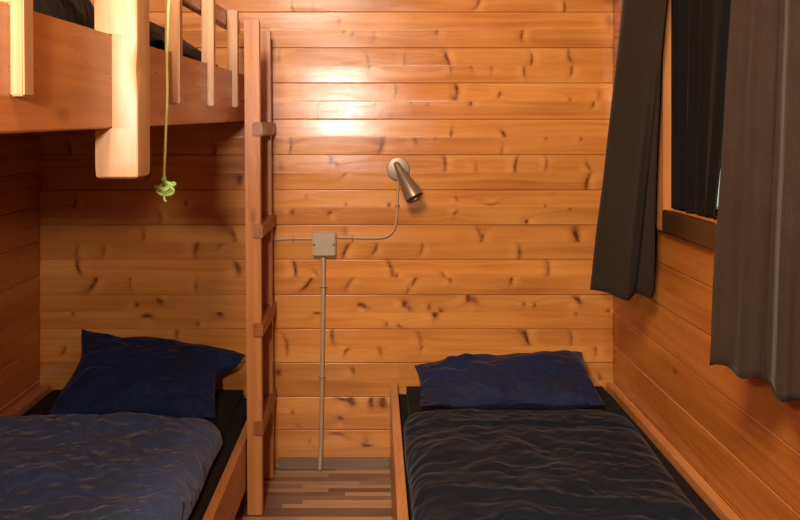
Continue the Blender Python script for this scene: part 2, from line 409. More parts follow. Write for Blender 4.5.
# knots and dark streaks of the back wall: place (x, y from the axis picture plane), half length, half width, tilt from upright (deg), strength
KN = [
 (292,6,5,1.2,8,.8),(313,7,6,2,0,.3),(339,20,6,2,10,.4),(344,31.5,1.5,1.3,0,.8),(352.6,33.5,1.4,1.3,0,.8),(374,35,5,1.3,0,.3),(437,31,3,1.8,-20,.6),
 (279,57,6,1.5,0,.4),(368,60,5,1.4,10,.5),(369,67,2.5,1.8,-20,.7),(404.5,62,7,1.2,5,.55),(446.5,57,6,1.6,15,.55),(396,90,6,1.1,0,.75),(375,104,3.5,1.1,-35,.75),
 (317,112,7,.9,0,.85),(346,104,3,1,-40,.5),(411,103,1.4,1.3,0,.5),(428,104,1.4,1.3,0,.5),
 (478,4,5,1.3,-25,.7),(564.6,8,6,1.3,-3,.85),(609.6,22,6,4,20,.35),(521.5,36,3,1.2,-5,.9),(522.5,30,1.4,1,0,.6),(448,60,7,1.3,18,.6),(451,69,3,1.1,0,.6),(471,66,5,1.3,10,.45),
 (532,60,5.5,1.3,-3,.75),(524,71.5,5,1.2,3,.75),(569,56,6,2,12,.55),(572,70,5,1.2,-5,.75),(492,69,3.5,1.1,5,.4),(457,90,6,1.9,3,.85),(454,99,4,2.5,50,.4),
 (471,104,1.8,1.6,0,.9),(499.5,94.6,2.5,1.6,-25,.8),(570,100,1.8,1.6,0,.5),(593.5,104,3.5,1.1,-12,.75),(599,95,5,2.2,0,.3),
 (291,145,7.5,1.4,0,.8),(382,145,9,2.2,-14,.75),(415,141,3,1.7,20,.6),(435,137.6,2.5,1.5,-15,.5),(331,159,4,2,0,.75),(337,165,3,1.5,30,.5),(345,174,4,1.3,-35,.6),
 (281.5,166,4,1.8,0,.4),(445.4,163.5,8,1.5,2,.8),(306,196,1.3,1.2,0,.5),(292,212,1.9,1.6,0,.85),(329.5,213,1.9,1.6,-50,.85),(346,204,1.4,1.3,0,.6),(389,205,1.9,1.8,0,.8),(345,231,4,2.5,10,.35),
 (451,136,6,1.3,3,.7),(504,134.6,4,1.8,25,.85),(502,151,4,1,0,.5),(546,138,2,1.5,0,.5),(581,139,1.5,1.4,0,.7),(476,168,7,1.6,0,.3),(515,166,7.5,1.5,-6,.8),
 (546.6,164.6,5,1.1,-5,.7),(587.7,166,4,1.4,30,.65),(587,182,7,1.9,-12,.85),(456.6,198.5,2,1.2,20,.6),(455,213,2.4,1.4,-40,.7),(491,204.5,5,.9,-86,.8),
 (545,206,1.5,1,0,.6),(570,209,2,1.1,-30,.7),(526.5,221.6,1.7,1.6,0,.9),(479,232,5,1.8,25,.5),(576,231,5,4,30,.6),
 (345,251,8,1.7,-24,.85),(375.7,249,5,1.4,-22,.75),(422,249,5,1.2,-15,.55),(295.4,268,7.5,1.7,8,.85),(317,274,4,1.2,40,.6),(308,284,8,1.7,-38,.8),(349.6,282,6,1.4,-35,.6),
 (391,268,8,1.8,18,.7),(396.5,276.5,1.6,1.4,0,.8),(414,281,5,1.6,-30,.8),(408,290,5,1.4,-15,.5),(317,312.4,2.8,2.0,90,1),(361,305,2.8,2.0,80,.95),(366,307,3,1.5,60,.6),
 (404.5,303.4,2.6,2.2,0,1),(409,308,4.5,2.6,30,.5),(429,307,2,1.6,0,.75),(435,314,3.5,3,20,.95),(387,324,1.5,1.3,0,.7),(399,326,1.9,1.2,60,.8),(332,336,6.5,2,3,.75),
 (287,343,7,1.6,14,.65),(420,338,6,2,12,.45),(422,347,3,1.2,-30,.6),
 (481.5,241,6,1.5,-12,.6),(519.6,253,6,2.2,-3,.65),(577,238,5,2.2,20,.85),(548.5,269,7,2,0,.55),(511.5,279,4.5,1.4,-5,.75),(443.5,275,3,1.2,30,.6),(450,280,1.8,1.5,30,.8),
 (468.4,298,2.8,2.4,0,1),(474,300,4,3,60,.5),(524,304,1.3,1.3,0,.8),(534.6,305,1.5,1.3,0,.9),(576,298.5,3.5,2,60,.8),(579,301,4,2.4,30,.45),(576,314,1.4,1.2,0,.7),(608,311,1.6,1.4,0,.8),
 (526.5,337,7,1.8,14,.85),(523,333,5,2.4,40,.4),(571.5,338,6,1.3,5,.55),(441,312,3,2.4,20,.75),
 (287,348.5,5,1.8,10,.6),(346,351,4,1.3,-35,.7),(278,372,2.8,2.6,0,.95),(353,370,2.6,1.8,30,.8),(341.6,399.2,5,1.6,80,.85),(351,401,4.5,3.6,30,.8),(370.4,402,4,2.4,0,.9),(383,402.5,5,4,20,.9),
 (292.4,413,1.7,1.4,0,.85),(340.4,418,2.6,1.8,80,.9),(337,433.5,6,1.3,84,.85),(366.5,446,4.2,2,80,.95),(366,441,3.5,3,0,.35),(310,441,1.4,1.2,0,.6),(298,426,2,1.2,60,.5),
 (144,234,5,1.3,5,.6),(234,235.6,6,2.5,20,.7),(196,248,7,2.4,-10,.75),(76.7,252,6,2,-5,.5),(104,250,5,1.5,0,.5),(219.6,246,3,1.3,-50,.5),(77.5,266,6.5,2,12,.85),
 (94,284,7,1.9,-30,.85),(130,282,6,1.2,0,.55),(196,286,6,1.2,0,.55),(238,268,6,3,20,.75),(73,312.7,1.8,1.6,0,.8),(137,305,2,1.9,0,.8),(160,301,3,2.3,60,.95),(147.6,315.5,4,2,85,.95),
 (220,313.4,3,2.4,60,1),(198.5,324,1.8,1.4,0,.7),(177,333.5,3.4,2,0,.6),(64.6,350,4,1.4,-20,.6),(240,180,4,3,0,1),(120,170,6,1.6,10,.7),(75,205,5,1.4,-20,.7),(186,203,2,1.6,0,.8),
 (160,215,5,1.4,15,.6),(70,150,6,1.7,8,.7),(150,175,4,1.5,-30,.6),(215,150,6,1.6,5,.7),(600,378,4,1.6,10,.6),(596,350,5,1.5,5,.5),(380,350,4,2,20,.5),(430,370,5,1.5,0,.6)]
knots_b = []
for (px, py, L, w, a, st) in KN:
    knots_b.append(((px - 376) * K, (468 - py) * K, L * K * 0.95, w * K * 0.72, math.radians(90 + a), st))

boarded_wall('wall_back', (0, YB, 0), (1, 0, 0), (0, -1, 0), XL - 0.03, XR + 0.03, 0, ZC, gb, 0.0052, 22, 'wall', knots=knots_b, seed=3)
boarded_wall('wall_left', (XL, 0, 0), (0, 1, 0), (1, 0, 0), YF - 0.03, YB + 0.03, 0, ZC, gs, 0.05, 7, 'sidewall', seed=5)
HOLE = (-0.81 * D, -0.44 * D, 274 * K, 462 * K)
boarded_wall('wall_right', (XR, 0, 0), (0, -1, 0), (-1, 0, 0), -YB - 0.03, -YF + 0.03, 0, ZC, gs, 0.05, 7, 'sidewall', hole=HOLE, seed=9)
boarded_wall('wall_front', (0, YF, 0), (-1, 0, 0), (0, 1, 0), -XR - 0.03, -XL + 0.03, 0, ZC, gb, 0.05, 5, 'sill', seed=12)
fl = link('floor', finish(box_bm(XL - 0.06, XR + 0.06, YF - 0.06, YB + 0.06, -0.06, 0.0, 0), 'floor', False), M['floor']); tag(fl, kind='structure')
ce = link('ceiling', finish(box_bm(XL - 0.06, XR + 0.06, YF - 0.06, YB + 0.06, ZC, ZC + 0.06, 0), 'ceiling', False), M['ceiling']); tag(ce, kind='structure')
bb = link('baseboard_back', finish(box_bm(-98 * K, 13.6 * K, YB - 0.013, YB + 0.002, 0.0, 11 * K, 0.002), 'baseboard_back'), M['skirting']); tag(bb, kind='structure')

# ------------------------------------------------------------------ window
win = empty('window_1', (XR, -(HOLE[0] + HOLE[1]) / 2, HOLE[2])); tag(win, kind='structure')
def lbox(name, x0, x1, y0, y1, z0, z1, axis, root, mat='frame', bev=0.003, rid=None):
    L = root.location
    return wbox(name, x0 - L.x, x1 - L.x, y0 - L.y, y1 - L.y, z0 - L.z, z1 - L.z, axis, root, mat, bev, rid)
yN, yFw, z0w, z1w = 0.44 * D, 0.81 * D, HOLE[2], HOLE[3]
cw = 0.065
xi, xo = XR - 0.016, XR + 0.05
lbox('casing', xi, XR + 0.009, yFw - 0.004, yFw + cw, z0w - cw, z1w + cw, 'z', win, 'frame')
lbox('casing', xi, XR + 0.008, yN - cw, yN, z0w - cw, z1w + cw, 'z', win, 'frame')
lbox('casing', xi, XR + 0.008, yN, yFw, z1w, z1w + cw, 'y', win, 'frame')
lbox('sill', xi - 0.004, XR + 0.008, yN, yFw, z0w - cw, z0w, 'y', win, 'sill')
lbox('lining', XR + 0.008, XR + 0.11, yFw, yFw + 0.02, z0w - 0.02, z1w + 0.02, 'z', win, 'frame')
lbox('lining', XR + 0.008, XR + 0.11, yN - 0.02, yN, z0w - 0.02, z1w + 0.02, 'z', win, 'frame')
lbox('lining', XR + 0.008, XR + 0.11, yN, yFw, z1w, z1w + 0.02, 'y', win, 'frame')
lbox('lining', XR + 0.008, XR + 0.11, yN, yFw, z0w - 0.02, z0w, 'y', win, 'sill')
for (ya, yb2, za, zb, ax) in ((yN, yN + 0.04, z0w, z1w, 'z'), (yFw - 0.04, yFw, z0w, z1w, 'z'), (yN + 0.04, yFw - 0.04, z0w, z0w + 0.018, 'y'), (yN + 0.04, yFw - 0.04, z1w - 0.04, z1w, 'y')):
    lbox('sash', XR + 0.07, XR + 0.105, ya, yb2, za, zb, ax, win, 'frame')
L = win.location
pane = link('pane', finish(box_bm(XR + 0.085 - L.x, XR + 0.090 - L.x, yN + 0.035 - L.y, yFw - 0.035 - L.y, z0w + 0.014 - L.z, z1w - 0.035 - L.z, 0), 'pane', False), M['glass'], win)

# ------------------------------------------------------------------ upper bunk (its timbers rise slightly towards the back wall)
TILT = 0.0168
bunk = empty('bunk_frame', W(-124, 0.47, 340), 'pine upper bunk with slatted guard rail and a thick notched corner post', 'bunk bed')
bunk.rotation_euler = (TILT, 0, 0)
def bb_(name, X0, X1, d0, d1, h0, h1, axis, mat='frame', bev=0.003, parent=bunk):
    return wbox(name, (X0 + 124) * K, (X1 + 124) * K, (d0 - 0.47) * D, (d1 - 0.47) * D, h0 * K, h1 * K, axis, parent, mat, bev)
bb_('side_rail', -132, -124, 0.305, 0.992, 0.0, 44, 'y', bev=0.0025)
bb_('wall_rail', -334.5, -327, 0.305, 0.992, 6.5, 40, 'y')
bb_('end_board', -326.8, -132.2, 0.305, 0.313, 0.0, 44, 'x')
bb_('end_board', -326.8, -132.2, 0.984, 0.992, 0.0, 44, 'x')
bb_('bed_base', -326.6, -132.4, 0.314, 0.983, 4, 10, 'y')
def slat(dc):
    b = bmesh.new(); y0 = (dc - 0.47) * D; y1 = y0 + 0.031
    # notched slat: thick above the rail, lapped over its face below
    xo_, xm, xin = 4.7 * K, 0.02 * K, -4.2 * K
    pr = [(xo_, 13.6 - 1), (xo_, 96), (xin, 96), (xin, 44.15), (xm, 44.15), (xm, 13.6 - 1)]
    vs0 = [b.verts.new((x, y0, z * K)) for x, z in pr]; vs1 = [b.verts.new((x, y1, z * K)) for x, z in pr]
    b.faces.new(vs0); b.faces.new(vs1[::-1])
    for i in range(6): b.faces.new((vs0[i], vs0[(i + 1) % 6], vs1[(i + 1) % 6], vs1[i]))
    bmesh.ops.recalc_face_normals(b, faces=b.faces)
    bmesh.ops.bevel(b, geom=b.edges[:], offset=0.002, segments=2, affect='EDGES')
    me = finish(b, 'guard_slat'); wood_attrs(me, 'z')
    o = link('guard_slat', me, M['post'], bunk)
    return o
for dc in (0.339, 0.608, 0.735, 0.861): slat(dc)
bb_('guard_rail', -135.4, -128.4, 0.305, 0.945, 82, 96, 'y')
# screw heads sunk in the near slat
for (yy, zz) in ((0.352, 26), (0.346, 20)):
    pass
# the thick post, lapped over the rail and ending below it; waney front corner
def post():
    b = bmesh.new(); y0 = 0.0; y1 = 0.076
    xo_, xm, xin = 12.2 * K, 0.05 * K, -8.0 * K
    zb, zt = -24 * K, 100 * K
    n = 60; rings = []
    for i in range(n + 1):
        z = zb + (zt - zb) * i / n
        u = z / K
        c = 0.0035 + 0.0125 * math.exp(-((u - 27) / 8.5) ** 2) + 0.004 * max(0, min(1, (u - 40) / 20))
        if i in (0,): c = 0.0035
        inside = (u < -0.1) or (u > 44.1)
        xl = xin if inside else xm
        e = 0.004
        rings.append((z, [(xl, y0), (xo_ - c, y0), (xo_ - c * 0.3, y0 + c * 0.35), (xo_, y0 + c * 1.3), (xo_, y1 - e), (xo_ - e, y1), (xl, y1)]))
    def ring(z, pr): return [b.verts.new((x, y, z)) for x, y in pr]
    R = []
    for i, (z, pr) in enumerate(rings):
        if i and (abs(pr[0][0] - rings[i - 1][1][0][0]) > 1e-6):
            # step of the notch
            zz = 0.0 - 0.0004 if z < 0.03 else 44.15 * K
            R.append(ring(zz, rings[i - 1][1])); R.append(ring(zz, pr))
        R.append(ring(z, pr))
    for A, B in zip(R, R[1:]):
        m = len(A)
        for k in range(m): b.faces.new((A[k], A[(k + 1) % m], B[(k + 1) % m], B[k]))
    b.faces.new(R[0]); b.faces.new(R[-1][::-1])
    cxm = (xo_ + xin) / 2; cym = (y0 + y1) / 2
    for ri, (dz, sc_) in enumerate(((0.0, 0.007), (0.0012, 0.0035), (0.004, 0.001))):
        for v in R[ri]:
            v.co.z = zb + dz
            v.co.x += sc_ if v.co.x < cxm else -sc_
            v.co.y += sc_ if v.co.y < cym else -sc_
    bmesh.ops.recalc_face_normals(b, faces=b.faces)
    me = finish(b, 'post'); wood_attrs(me, 'z')
    return link('post', me, M['post'], bunk)
post()

# ------------------------------------------------------------------ ladder
lad = empty('ladder', W(-106, 0.925, 0), 'slim pine bunk ladder standing between the lower bed and the cable conduit', 'ladder')
lad.rotation_euler = (0, -math.radians(0.42), 0)
def ll(name, X0, X1, d0, d1, z0, z1, axis, mat='frame', bev=0.003):
    return wbox(name, (X0 + 106) * K, (X1 + 106) * K, (d0 - 0.925) * D, (d1 - 0.925) * D, z0 * K, z1 * K, axis, lad, mat, bev)
ll('stile', -112.6, -99.6, 0.876, 0.888, 0.3, 435, 'z')
ll('stile', -112.6, -99.6, 0.968, 0.980, 0.3, 435, 'z')
for z in (339, 249.5, 163, 77):
    ll('rung', -104.6 - 1.8 + (z - 170) * 0.0035, -96.6 - 1 + (z - 170) * 0.0035, 0.8735, 0.990, z - 6.3, z + 6.3, 'y', 'rung', bev=0.004)

# ------------------------------------------------------------------ lower beds
lb = empty('bed_frame', W(-228, 0.65, 0), 'low pine bed frame under the upper bunk, against the left wall', 'bed')
def lbb(root, name, X0, X1, d0, d1, z0, z1, axis, mat='frame', bev=0.003):
    Lc = root.location
    return wbox(name, X0 * K - Lc.x, X1 * K - Lc.x, d0 * D - Lc.y, d1 * D - Lc.y, z0 * K - Lc.z, z1 * K - Lc.z, axis, root, mat, bev)
lbb(lb, 'side_rail', -121, -114, 0.31, 0.994, 24, 68, 'y')
lbb(lb, 'wall_rail', -335, -323, 0.31, 0.994, 24, 84.8, 'y')
lbb(lb, 'end_board', -322.8, -121.2, 0.31, 0.318, 24, 68, 'x')
lbb(lb, 'end_board', -322.8, -121.2, 0.986, 0.994, 24, 68, 'x')
lbb(lb, 'bed_base', -322.6, -121.4, 0.319, 0.985, 26, 32, 'y')
for X in (-316, -132):
    for d in (0.325, 0.955):
        lbb(lb, 'leg', X, X + 10 , d, d + 0.0125, 0, 25.8, 'z')
rb = empty('bed_frame', W(125, 0.65, 0), 'low pine bed frame under the curtains along the right wall', 'bed')
lbb(rb, 'side_rail', 14, 21, 0.32, 0.994, 0, 88, 'y')
lbb(rb, 'wall_rail', 228.5, 236, 0.32, 0.994, 20, 88, 'y')
lbb(rb, 'end_board', 21.2, 228.3, 0.32, 0.328, 20, 80, 'x')
lbb(rb, 'end_board', 21.2, 228.3, 0.986, 0.994, 20, 80, 'x')
lbb(rb, 'bed_base', 21.4, 228.1, 0.329, 0.985, 26, 32, 'y')
for X in (30, 212):
    for d in (0.335, 0.955):
        lbb(rb, 'leg', X, X + 10, d, d + 0.0125, 0, 25.8, 'z')

def mattress(X0, X1, d0, d1, z0, z1, label, tilt=0.0, root=None):
    me = finish(box_bm(X0 * K, X1 * K, d0 * D, d1 * D, z0 * K, z1 * K, 0.028, 4), 'mattress')
    o = link('mattress', me, M['sheet']); tag(o, label, 'mattress')
    return o
mattress(-322.4, -121.8, 0.320, 0.984, 32.2, 85, 'black sheeted mattress in the low left bed under the bunk')
mattress(21.8, 228.0, 0.330, 0.984, 32.2, 88.4, 'black sheeted mattress in the right bed below the curtains')
um = mattress(-326.0, -133, 0.316, 0.982, 0, 26, 'black mattress up on the pine upper bunk')
for v in um.data.vertices:
    v.co.z += (340 + 10.3) * K + (v.co.y - 0.47 * D) * TILT

# ------------------------------------------------------------------ cloth
def nz(x, y, z=0.0): return noise.noise(Vector((x, y, z)))
def bil(x, y, z):            # billow: rounded tops, narrow valleys
    v = nz(x, y, z); return (v * v + 0.004) ** 0.5
def wrinkle(x, y, s, amp=1.0):
    wx = x + 0.09 * nz(x * 3.2, y * 3.2, s + 5) + 0.02 * nz(x * 11, y * 11, s + 6); wy = y + 0.09 * nz(x * 3.2 + 9, y * 3.2, s + 7)
    a, b2 = 0.80, 0.60
    p = wx * a + wy * b2; q = -wx * b2 + wy * a
    r1 = bil(p * 2.4, q * 6.0, s)
    r2 = bil(p * 7.0 + 3, q * 3.2, s + 20)
    r3 = bil(wx * 9, wy * 13, s + 40)
    r4 = bil(wx * 19, wy * 24, s + 50)
    low = nz(x * 2.6, y * 2.6, s + 60)
    return amp * (0.026 * r1 + 0.016 * r2 + 0.015 * r3 + 0.007 * r4 + 0.016 * low - 0.009)

def duvet(name, X0, X1, d0, d1, zb, thick, seed, mat, label, edge, folds=(), wr=1.0):
    """puffy quilt: top sheet rolled down at its edges, closed underneath"""
    nu, nv = 150, 210
    rows = []
    for j in range(nv):
        v = j / (nv - 1)
        for i in range(nu):
            u = i / (nu - 1)
            s = 2 * u - 1
            y = (d0 + (d1 - d0) * v) * D
            xl, xr = edge(v)
            x = (xl + (xr - xl) * u) * K
            x += 0.010 * nz(y * 4, s * 0.5, seed + 3) * abs(s) ** 3
            y += 0.014 * nz(x * 4, 0.3, seed + 8) * v ** 8
            eu = max(0.0, 1 - abs(s) ** 9) ** 0.5
            ev = max(0.0, 1 - max(0, (v - 0.86) / 0.14) ** 2.6) ** 0.55
            base = thick * K * eu * ev
            z = zb * K + base
            k = min(1, (1 - abs(s)) * 9) * min(1, (1 - v) * 16)
            z += wrinkle(x, y, seed, wr) * (0.35 + 0.65 * k) * (eu * ev) ** 0.5
            for (fy, fw, fa, sl) in folds:
                yy = y - (fy * D + sl * x + 0.02 * nz(x * 3, 1.7, seed))
                z += fa * math.exp(-(yy / fw) ** 2) * eu * ev
            if s > 0.93 or s < -0.93:
                pass
            rows.append((x, y, z))
    top = np.array(rows)
    bot = top.copy(); bot[:, 2] = zb * K - 0.0005
    n1 = nu * nv
    me0 = grid_mesh('t', top, nu, nv); me1 = grid_mesh('t', bot, nu, nv, flip=True)
    b = bmesh.new(); b.from_mesh(me0); b.from_mesh(me1)
    b.verts.ensure_lookup_table()
    ring = [i for i in range(nu)] + [nu - 1 + nu * j for j in range(1, nv)] + [nu * (nv - 1) + i for i in range(nu - 2, -1, -1)] + [nu * j for j in range(nv - 2, 0, -1)]
    for a, c in zip(ring, ring[1:] + ring[:1]):
        try: b.faces.new((b.verts[a], b.verts[a + n1], b.verts[c + n1], b.verts[c]))
        except ValueError: pass
    me = finish(b, name, True)
    bpy.data.meshes.remove(me0); bpy.data.meshes.remove(me1)
    o = link(name, me, M[mat]); tag(o, label, 'duvet')
    return o

duvet('duvet', 0, 0, 0.33, 0.838, 85.2, 19, 1.3, 'duvet_grey', 'slate grey crumpled duvet on the left bed under the bunk',
      lambda v: (-322.0, -121.5 - 4 * v ** 3 - 20 * max(0, (v - 0.92) / 0.08) ** 2.6), folds=((0.80, 0.05, 0.012, 0.0), (0.70, 0.02, 0.009, 0.10)))
duvet('duvet', 0, 0, 0.335, 0.862, 88.6, 16, 8.7, 'duvet_dark', 'charcoal black duvet on the right bed below the curtains',
      lambda v: (22.5 + 9 * max(0, (v - 0.93) / 0.07) ** 2.6, 199 + 16 * v ** 1.2 - 12 * max(0, (v - 0.93) / 0.07) ** 2.6), folds=((0.845, 0.035, 0.014, 0.0), (0.795, 0.012, -0.012, 0.02), (0.66, 0.02, 0.010, -0.18)), wr=0.75)

def pillow(name, c, T, seed, mat, label, sag=0.0, zfloor=None, wr=1.0, ymax=None, warp=None, fat=None, cat='pillow', bulge=2.4):
    """c: corners TL, TR, BR, BL as world points"""
    TL, TR, BR, BL = [Vector(p) for p in c]
    nrm = (TR - TL).cross(BL - TL).normalized()
    if nrm.z < 0: nrm = -nrm
    n = 64; co = []
    for side in (1, -1):
        for j in range(n):
            v = j / (n - 1); t = 2 * v - 1
            for i in range(n):
                u = i / (n - 1); s = 2 * u - 1
                # seams pull in between the corners
                uu = 0.5 + 0.5 * s * (1 - 0.045 * (1 - t * t)); vv = 0.5 + 0.5 * t * (1 - 0.05 * (1 - s * s))
                if warp: uu, vv = warp(uu, vv)
                p = (TL * (1 - uu) + TR * uu) * (1 - vv) + (BL * (1 - uu) + BR * uu) * vv
                f = (max(0, 1 - abs(s) ** bulge) * max(0, 1 - abs(t) ** bulge)) ** 0.55
                h = T * f * (fat(u) if fat else 1.0)
                w = (wrinkle(p.x * 1.3, p.y * 1.3 + p.z, seed, wr) - 0.008 * wr) * min(1, 1.6 * f + 0.15)
                q = p + nrm * (side * h + (w if side == 1 else 0))
                edgew = 1 - f
                q.z += 0.010 * nz(p.x * 9, p.z * 9, seed) * edgew * (1 if side == 1 else 1)
                if zfloor is not None and q.z < zfloor: q.z = zfloor + 0.0006 * (side + 1)
                if ymax is not None and q.y > ymax: q.y = ymax
                co.append(q)
    b = bmesh.new()
    vs = [b.verts.new(p) for p in co]
    for sd in (0, 1):
        for j in range(n - 1):
            for i in range(n - 1):
                k = sd * n * n + j * n + i
                f = (vs[k], vs[k + 1], vs[k + n + 1], vs[k + n])
                b.faces.new(f if sd == 0 else f[::-1])
    bmesh.ops.remove_doubles(b, verts=b.verts, dist=0.0004)
    me = finish(b, name); o = link(name, me, M[mat]); tag(o, label, cat)
    return o
def Q(px, py, d): return Vector(((px - 376) * d * K, d * D, (340 - (py - 128) * d) * K))
def flap(u, v):          # loose case corners: the right one sticks out, the left edge pinches in
    def ss(a, b, x):
        x = max(0, min(1, (x - a) / (b - a))); return x * x * (3 - 2 * x)
    r = max(0, (u - 0.5) * 2) ** 3; l = max(0, (0.5 - u) * 2) ** 2
    u2 = u - 0.115 * r * ss(0.17, 0.34, v) * (1 - 0.85 * max(0, v - 0.35) / 0.65)
    u2 = u2 + 0.045 * l * math.sin(math.pi * min(1, v * 1.25)) ** 2
    v2 = v + 0.035 * math.sin(u * 7.0) * (1 - v)
    return u2, v2
pillow('pillow', (Q(82, 329, 0.972), Q(246, 354, 0.962), Q(219, 419, 0.853), Q(47, 416, 0.853)), 0.075, 3.1, 'pillow_navy',
       'navy blue pillow leaning on the back wall in the left bed', zfloor=85.6 * K, wr=1.0, ymax=YB - 0.004, warp=flap)
pillow('pillow', (Q(414, 364, 0.966), Q(582, 352, 0.972), Q(606, 406, 0.876), Q(419, 406, 0.876)), 0.064, 12.4, 'pillow_blue',
       'dark blue pillow lying at the head of the right bed', zfloor=89.0 * K, wr=1.0, ymax=YB - 0.004, fat=lambda u: 0.72 + 0.5 * u)

# bedding up on the bunk
def bz(d): return (340 + 36.6) * K + (d - 0.47) * D * TILT
pillow('pillow', (W(-300, 0.955, 0) + Vector((0, 0, bz(0.955) + 0.075)), W(-142, 0.935, 0) + Vector((0, 0, bz(0.935) + 0.035)), W(-150, 0.70, 0) + Vector((0, 0, bz(0.70) + 0.075)), W(-300, 0.70, 0) + Vector((0, 0, bz(0.70) + 0.09))),
       0.115, 14.2, 'bedding_dark', 'black pillow behind the guard slats at the far end of the upper bunk', zfloor=bz(0.95) + 0.001, wr=0.8)
def heap():
    n, m = 90, 80; co = []
    for j in range(m):
        v = j / (m - 1); t = 2 * v - 1
        for i in range(n):
            u = i / (n - 1); s = 2 * u - 1
            x = (-318 + 178 * u) * K; y = (0.33 + 0.25 * v) * D
            f = (max(0, 1 - s ** 6) * max(0, 1 - t ** 6)) ** 0.5
            h = (0.11 + 3.2 * wrinkle(x * 1.2, y * 1.2, 31.0) + 0.05 * math.sin(6 * x + 8 * y)) * f
            co.append((x, y, bz(0.58) + 0.0015 + max(0.0, h)))
    top = np.array(co); bot = top.copy(); bot[:, 2] = bz(0.58) + 0.0008
    me0 = grid_mesh('t', top, n, m); me1 = grid_mesh('t', bot, n, m, flip=True)
    b = bmesh.new(); b.from_mesh(me0); b.from_mesh(me1); bmesh.ops.remove_doubles(b, verts=b.verts, dist=0.0008)
    o = link('duvet', finish(b, 'duvet'), M['bedding_dark']); tag(o, 'black rumpled duvet heaped on the upper bunk beside the thick post', 'duvet')
heap()

# ------------------------------------------------------------------ curtains
def curtain(bot, top, zb, zt, label, mat, per=10, seed=0, wav=0.0, hem=0.055):
    B = spline(bot, per); T = spline(top, per); nu = len(B); nv = 60; co = []
    for j in range(nv):
        v = j / (nv - 1)
        z = zb + (zt - zb) * v
        for i in range(nu):
            p = B[i] * (1 - v) + T[i] * v
            x, y = p[0] * K, p[1] * D
            x += wav * math.sin(i * 0.9 + 1.3 * math.sin(v * 3 + seed)) * (0.4 + 0.6 * v) + 0.0022 * nz(i * 0.16, z * 5, seed)
            y += 0.004 * nz(i * 0.12 + 7, z * 3.5, seed)
            dz = 0.004 * math.sin(i * 0.21 + seed) * (1 - v) ** 6
            # stitched hem
            tk = 0.0013 * math.exp(-((z - zb - hem) / 0.004) ** 2)
            co.append((x + tk, y, z + dz))
    me = grid_mesh('curtain', np.array(co), nu, nv)
    o = link('curtain', me, M[mat])
    so = o.modifiers.new('cloth_thickness', 'SOLIDIFY'); so.thickness = 0.0018; so.offset = 0
    tag(o, label, 'curtain')
    return o
ZH = (340 - 138) * K
def ext(bot, top, zq):     # extend the plan measured at the picture's top edge up to the track
    return top
curtain([(231, .935), (206, .905), (183.5, .857), (192, .832), (201, .807), (210, .818), (216, .829), (224, .818), (229, .826), (233, .836)],
        [(231, .93), (224, .90), (216.5, .857), (219, .83), (226, .80), (230, .788), (231.5, .782), (230, .792), (230, .81), (231, .83)],
        ZH, 1.74, 'narrow brown curtain on the far side of the window, nearest the back wall', 'curtain_far', seed=2)
curtain([(195, .586), (199, .580), (203, .571), (203, .556), (206, .549), (211, .547), (214, .544), (209, .526), (205, .513), (207, .507), (214, .503), (222, .487), (214, .465), (204, .45), (210, .435), (224, .425), (214, .40), (204, .385), (212, .365), (226, .35)],
        [(210, .580), (213, .574), (215, .567), (215, .555), (217, .548), (222, .545), (225, .542), (219, .525), (215, .512), (216, .506), (222, .50), (226, .487), (221, .465), (214, .45), (218, .435), (226, .425), (220, .40), (214, .385), (220, .365), (228, .35)],
        ZH, 1.74, 'wide taupe curtain at the right edge, nearest the camera', 'curtain', seed=5, hem=0.055)
curtain([(239, .809), (242.5, .80), (239.5, .792), (243, .783), (240, .772), (244, .762), (240.5, .752), (244, .742), (241, .731), (243.5, .722), (242.5, .7165)],
        [(239, .809), (242.5, .798), (239.5, .788), (243, .775), (240, .762), (244, .748), (240.5, .735), (244, .72), (241, .69), (243.5, .672), (243, .655)],
        275.2 * K, 1.655, 'almost black folded panel close to the window pane, above the dark sill', 'panel_dark', seed=9, hem=0.03)  # near-black folded panel set between the casing and the pane
tr = link('trim_1', finish(box_bm(XR - 0.115, XR + 0.001, 0.34 * D, 0.945 * D, 1.742, 1.765, 0.003), 'trim_1'), M['steel']); tag(tr, kind='structure')

# ------------------------------------------------------------------ wall lamp
YW = YB - 0.002
cx, cz = (398 - 376) * K, (468 - 169) * K
lamp = empty('wall_lamp', (cx, YW, cz), 'small bronze cone spotlight on a round wall plate', 'wall lamp')
b = bmesh.new(); lathe_bm(b, [(0.0, -0.004), (0.0415, -0.004), (0.0415, 0.007), (0.040, 0.0095), (0.034, 0.0115), (0.0, 0.0125)], (0, 0, 0), (0, -1, 0), 48)
link('wall_plate', finish(b, 'wall_plate'), M['nickel'], lamp)
p0 = Vector((-0.006, -0.052, 0.018)); p1 = Vector((0.0555, -0.096, -0.095))
ax = (p1 - p0).normalized(); Ln = (p1 - p0).length
b = bmesh.new(); tube_bm(b, spline([(0, -0.010, 0.004), (-0.003, -0.03, 0.012), (-0.003, -0.052, 0.014)], 6), 0.0075, 14)
lathe_bm(b, [(0.0, -0.011), (0.006, -0.010), (0.0095, -0.005), (0.0105, 0.0), (0.0095, 0.005), (0.0, 0.006)], p0, ax, 24)
link('joint', finish(b, 'joint'), M['bronze'], lamp)
b = bmesh.new()
lathe_bm(b, [(0.0, -0.010), (0.0075, -0.009), (0.0105, -0.004), (0.0118, 0.004), (0.0135, 0.022), (0.0198, 0.05), (0.0268, 0.085), (0.0312, 0.112), (0.0328, Ln - 0.003), (0.0328, Ln), (0.0313, Ln), (0.0297, Ln - 0.010), (0.0, Ln - 0.011)], p0, ax, 40)
link('lamp_shade', finish(b, 'lamp_shade'), M['bronze'], lamp)
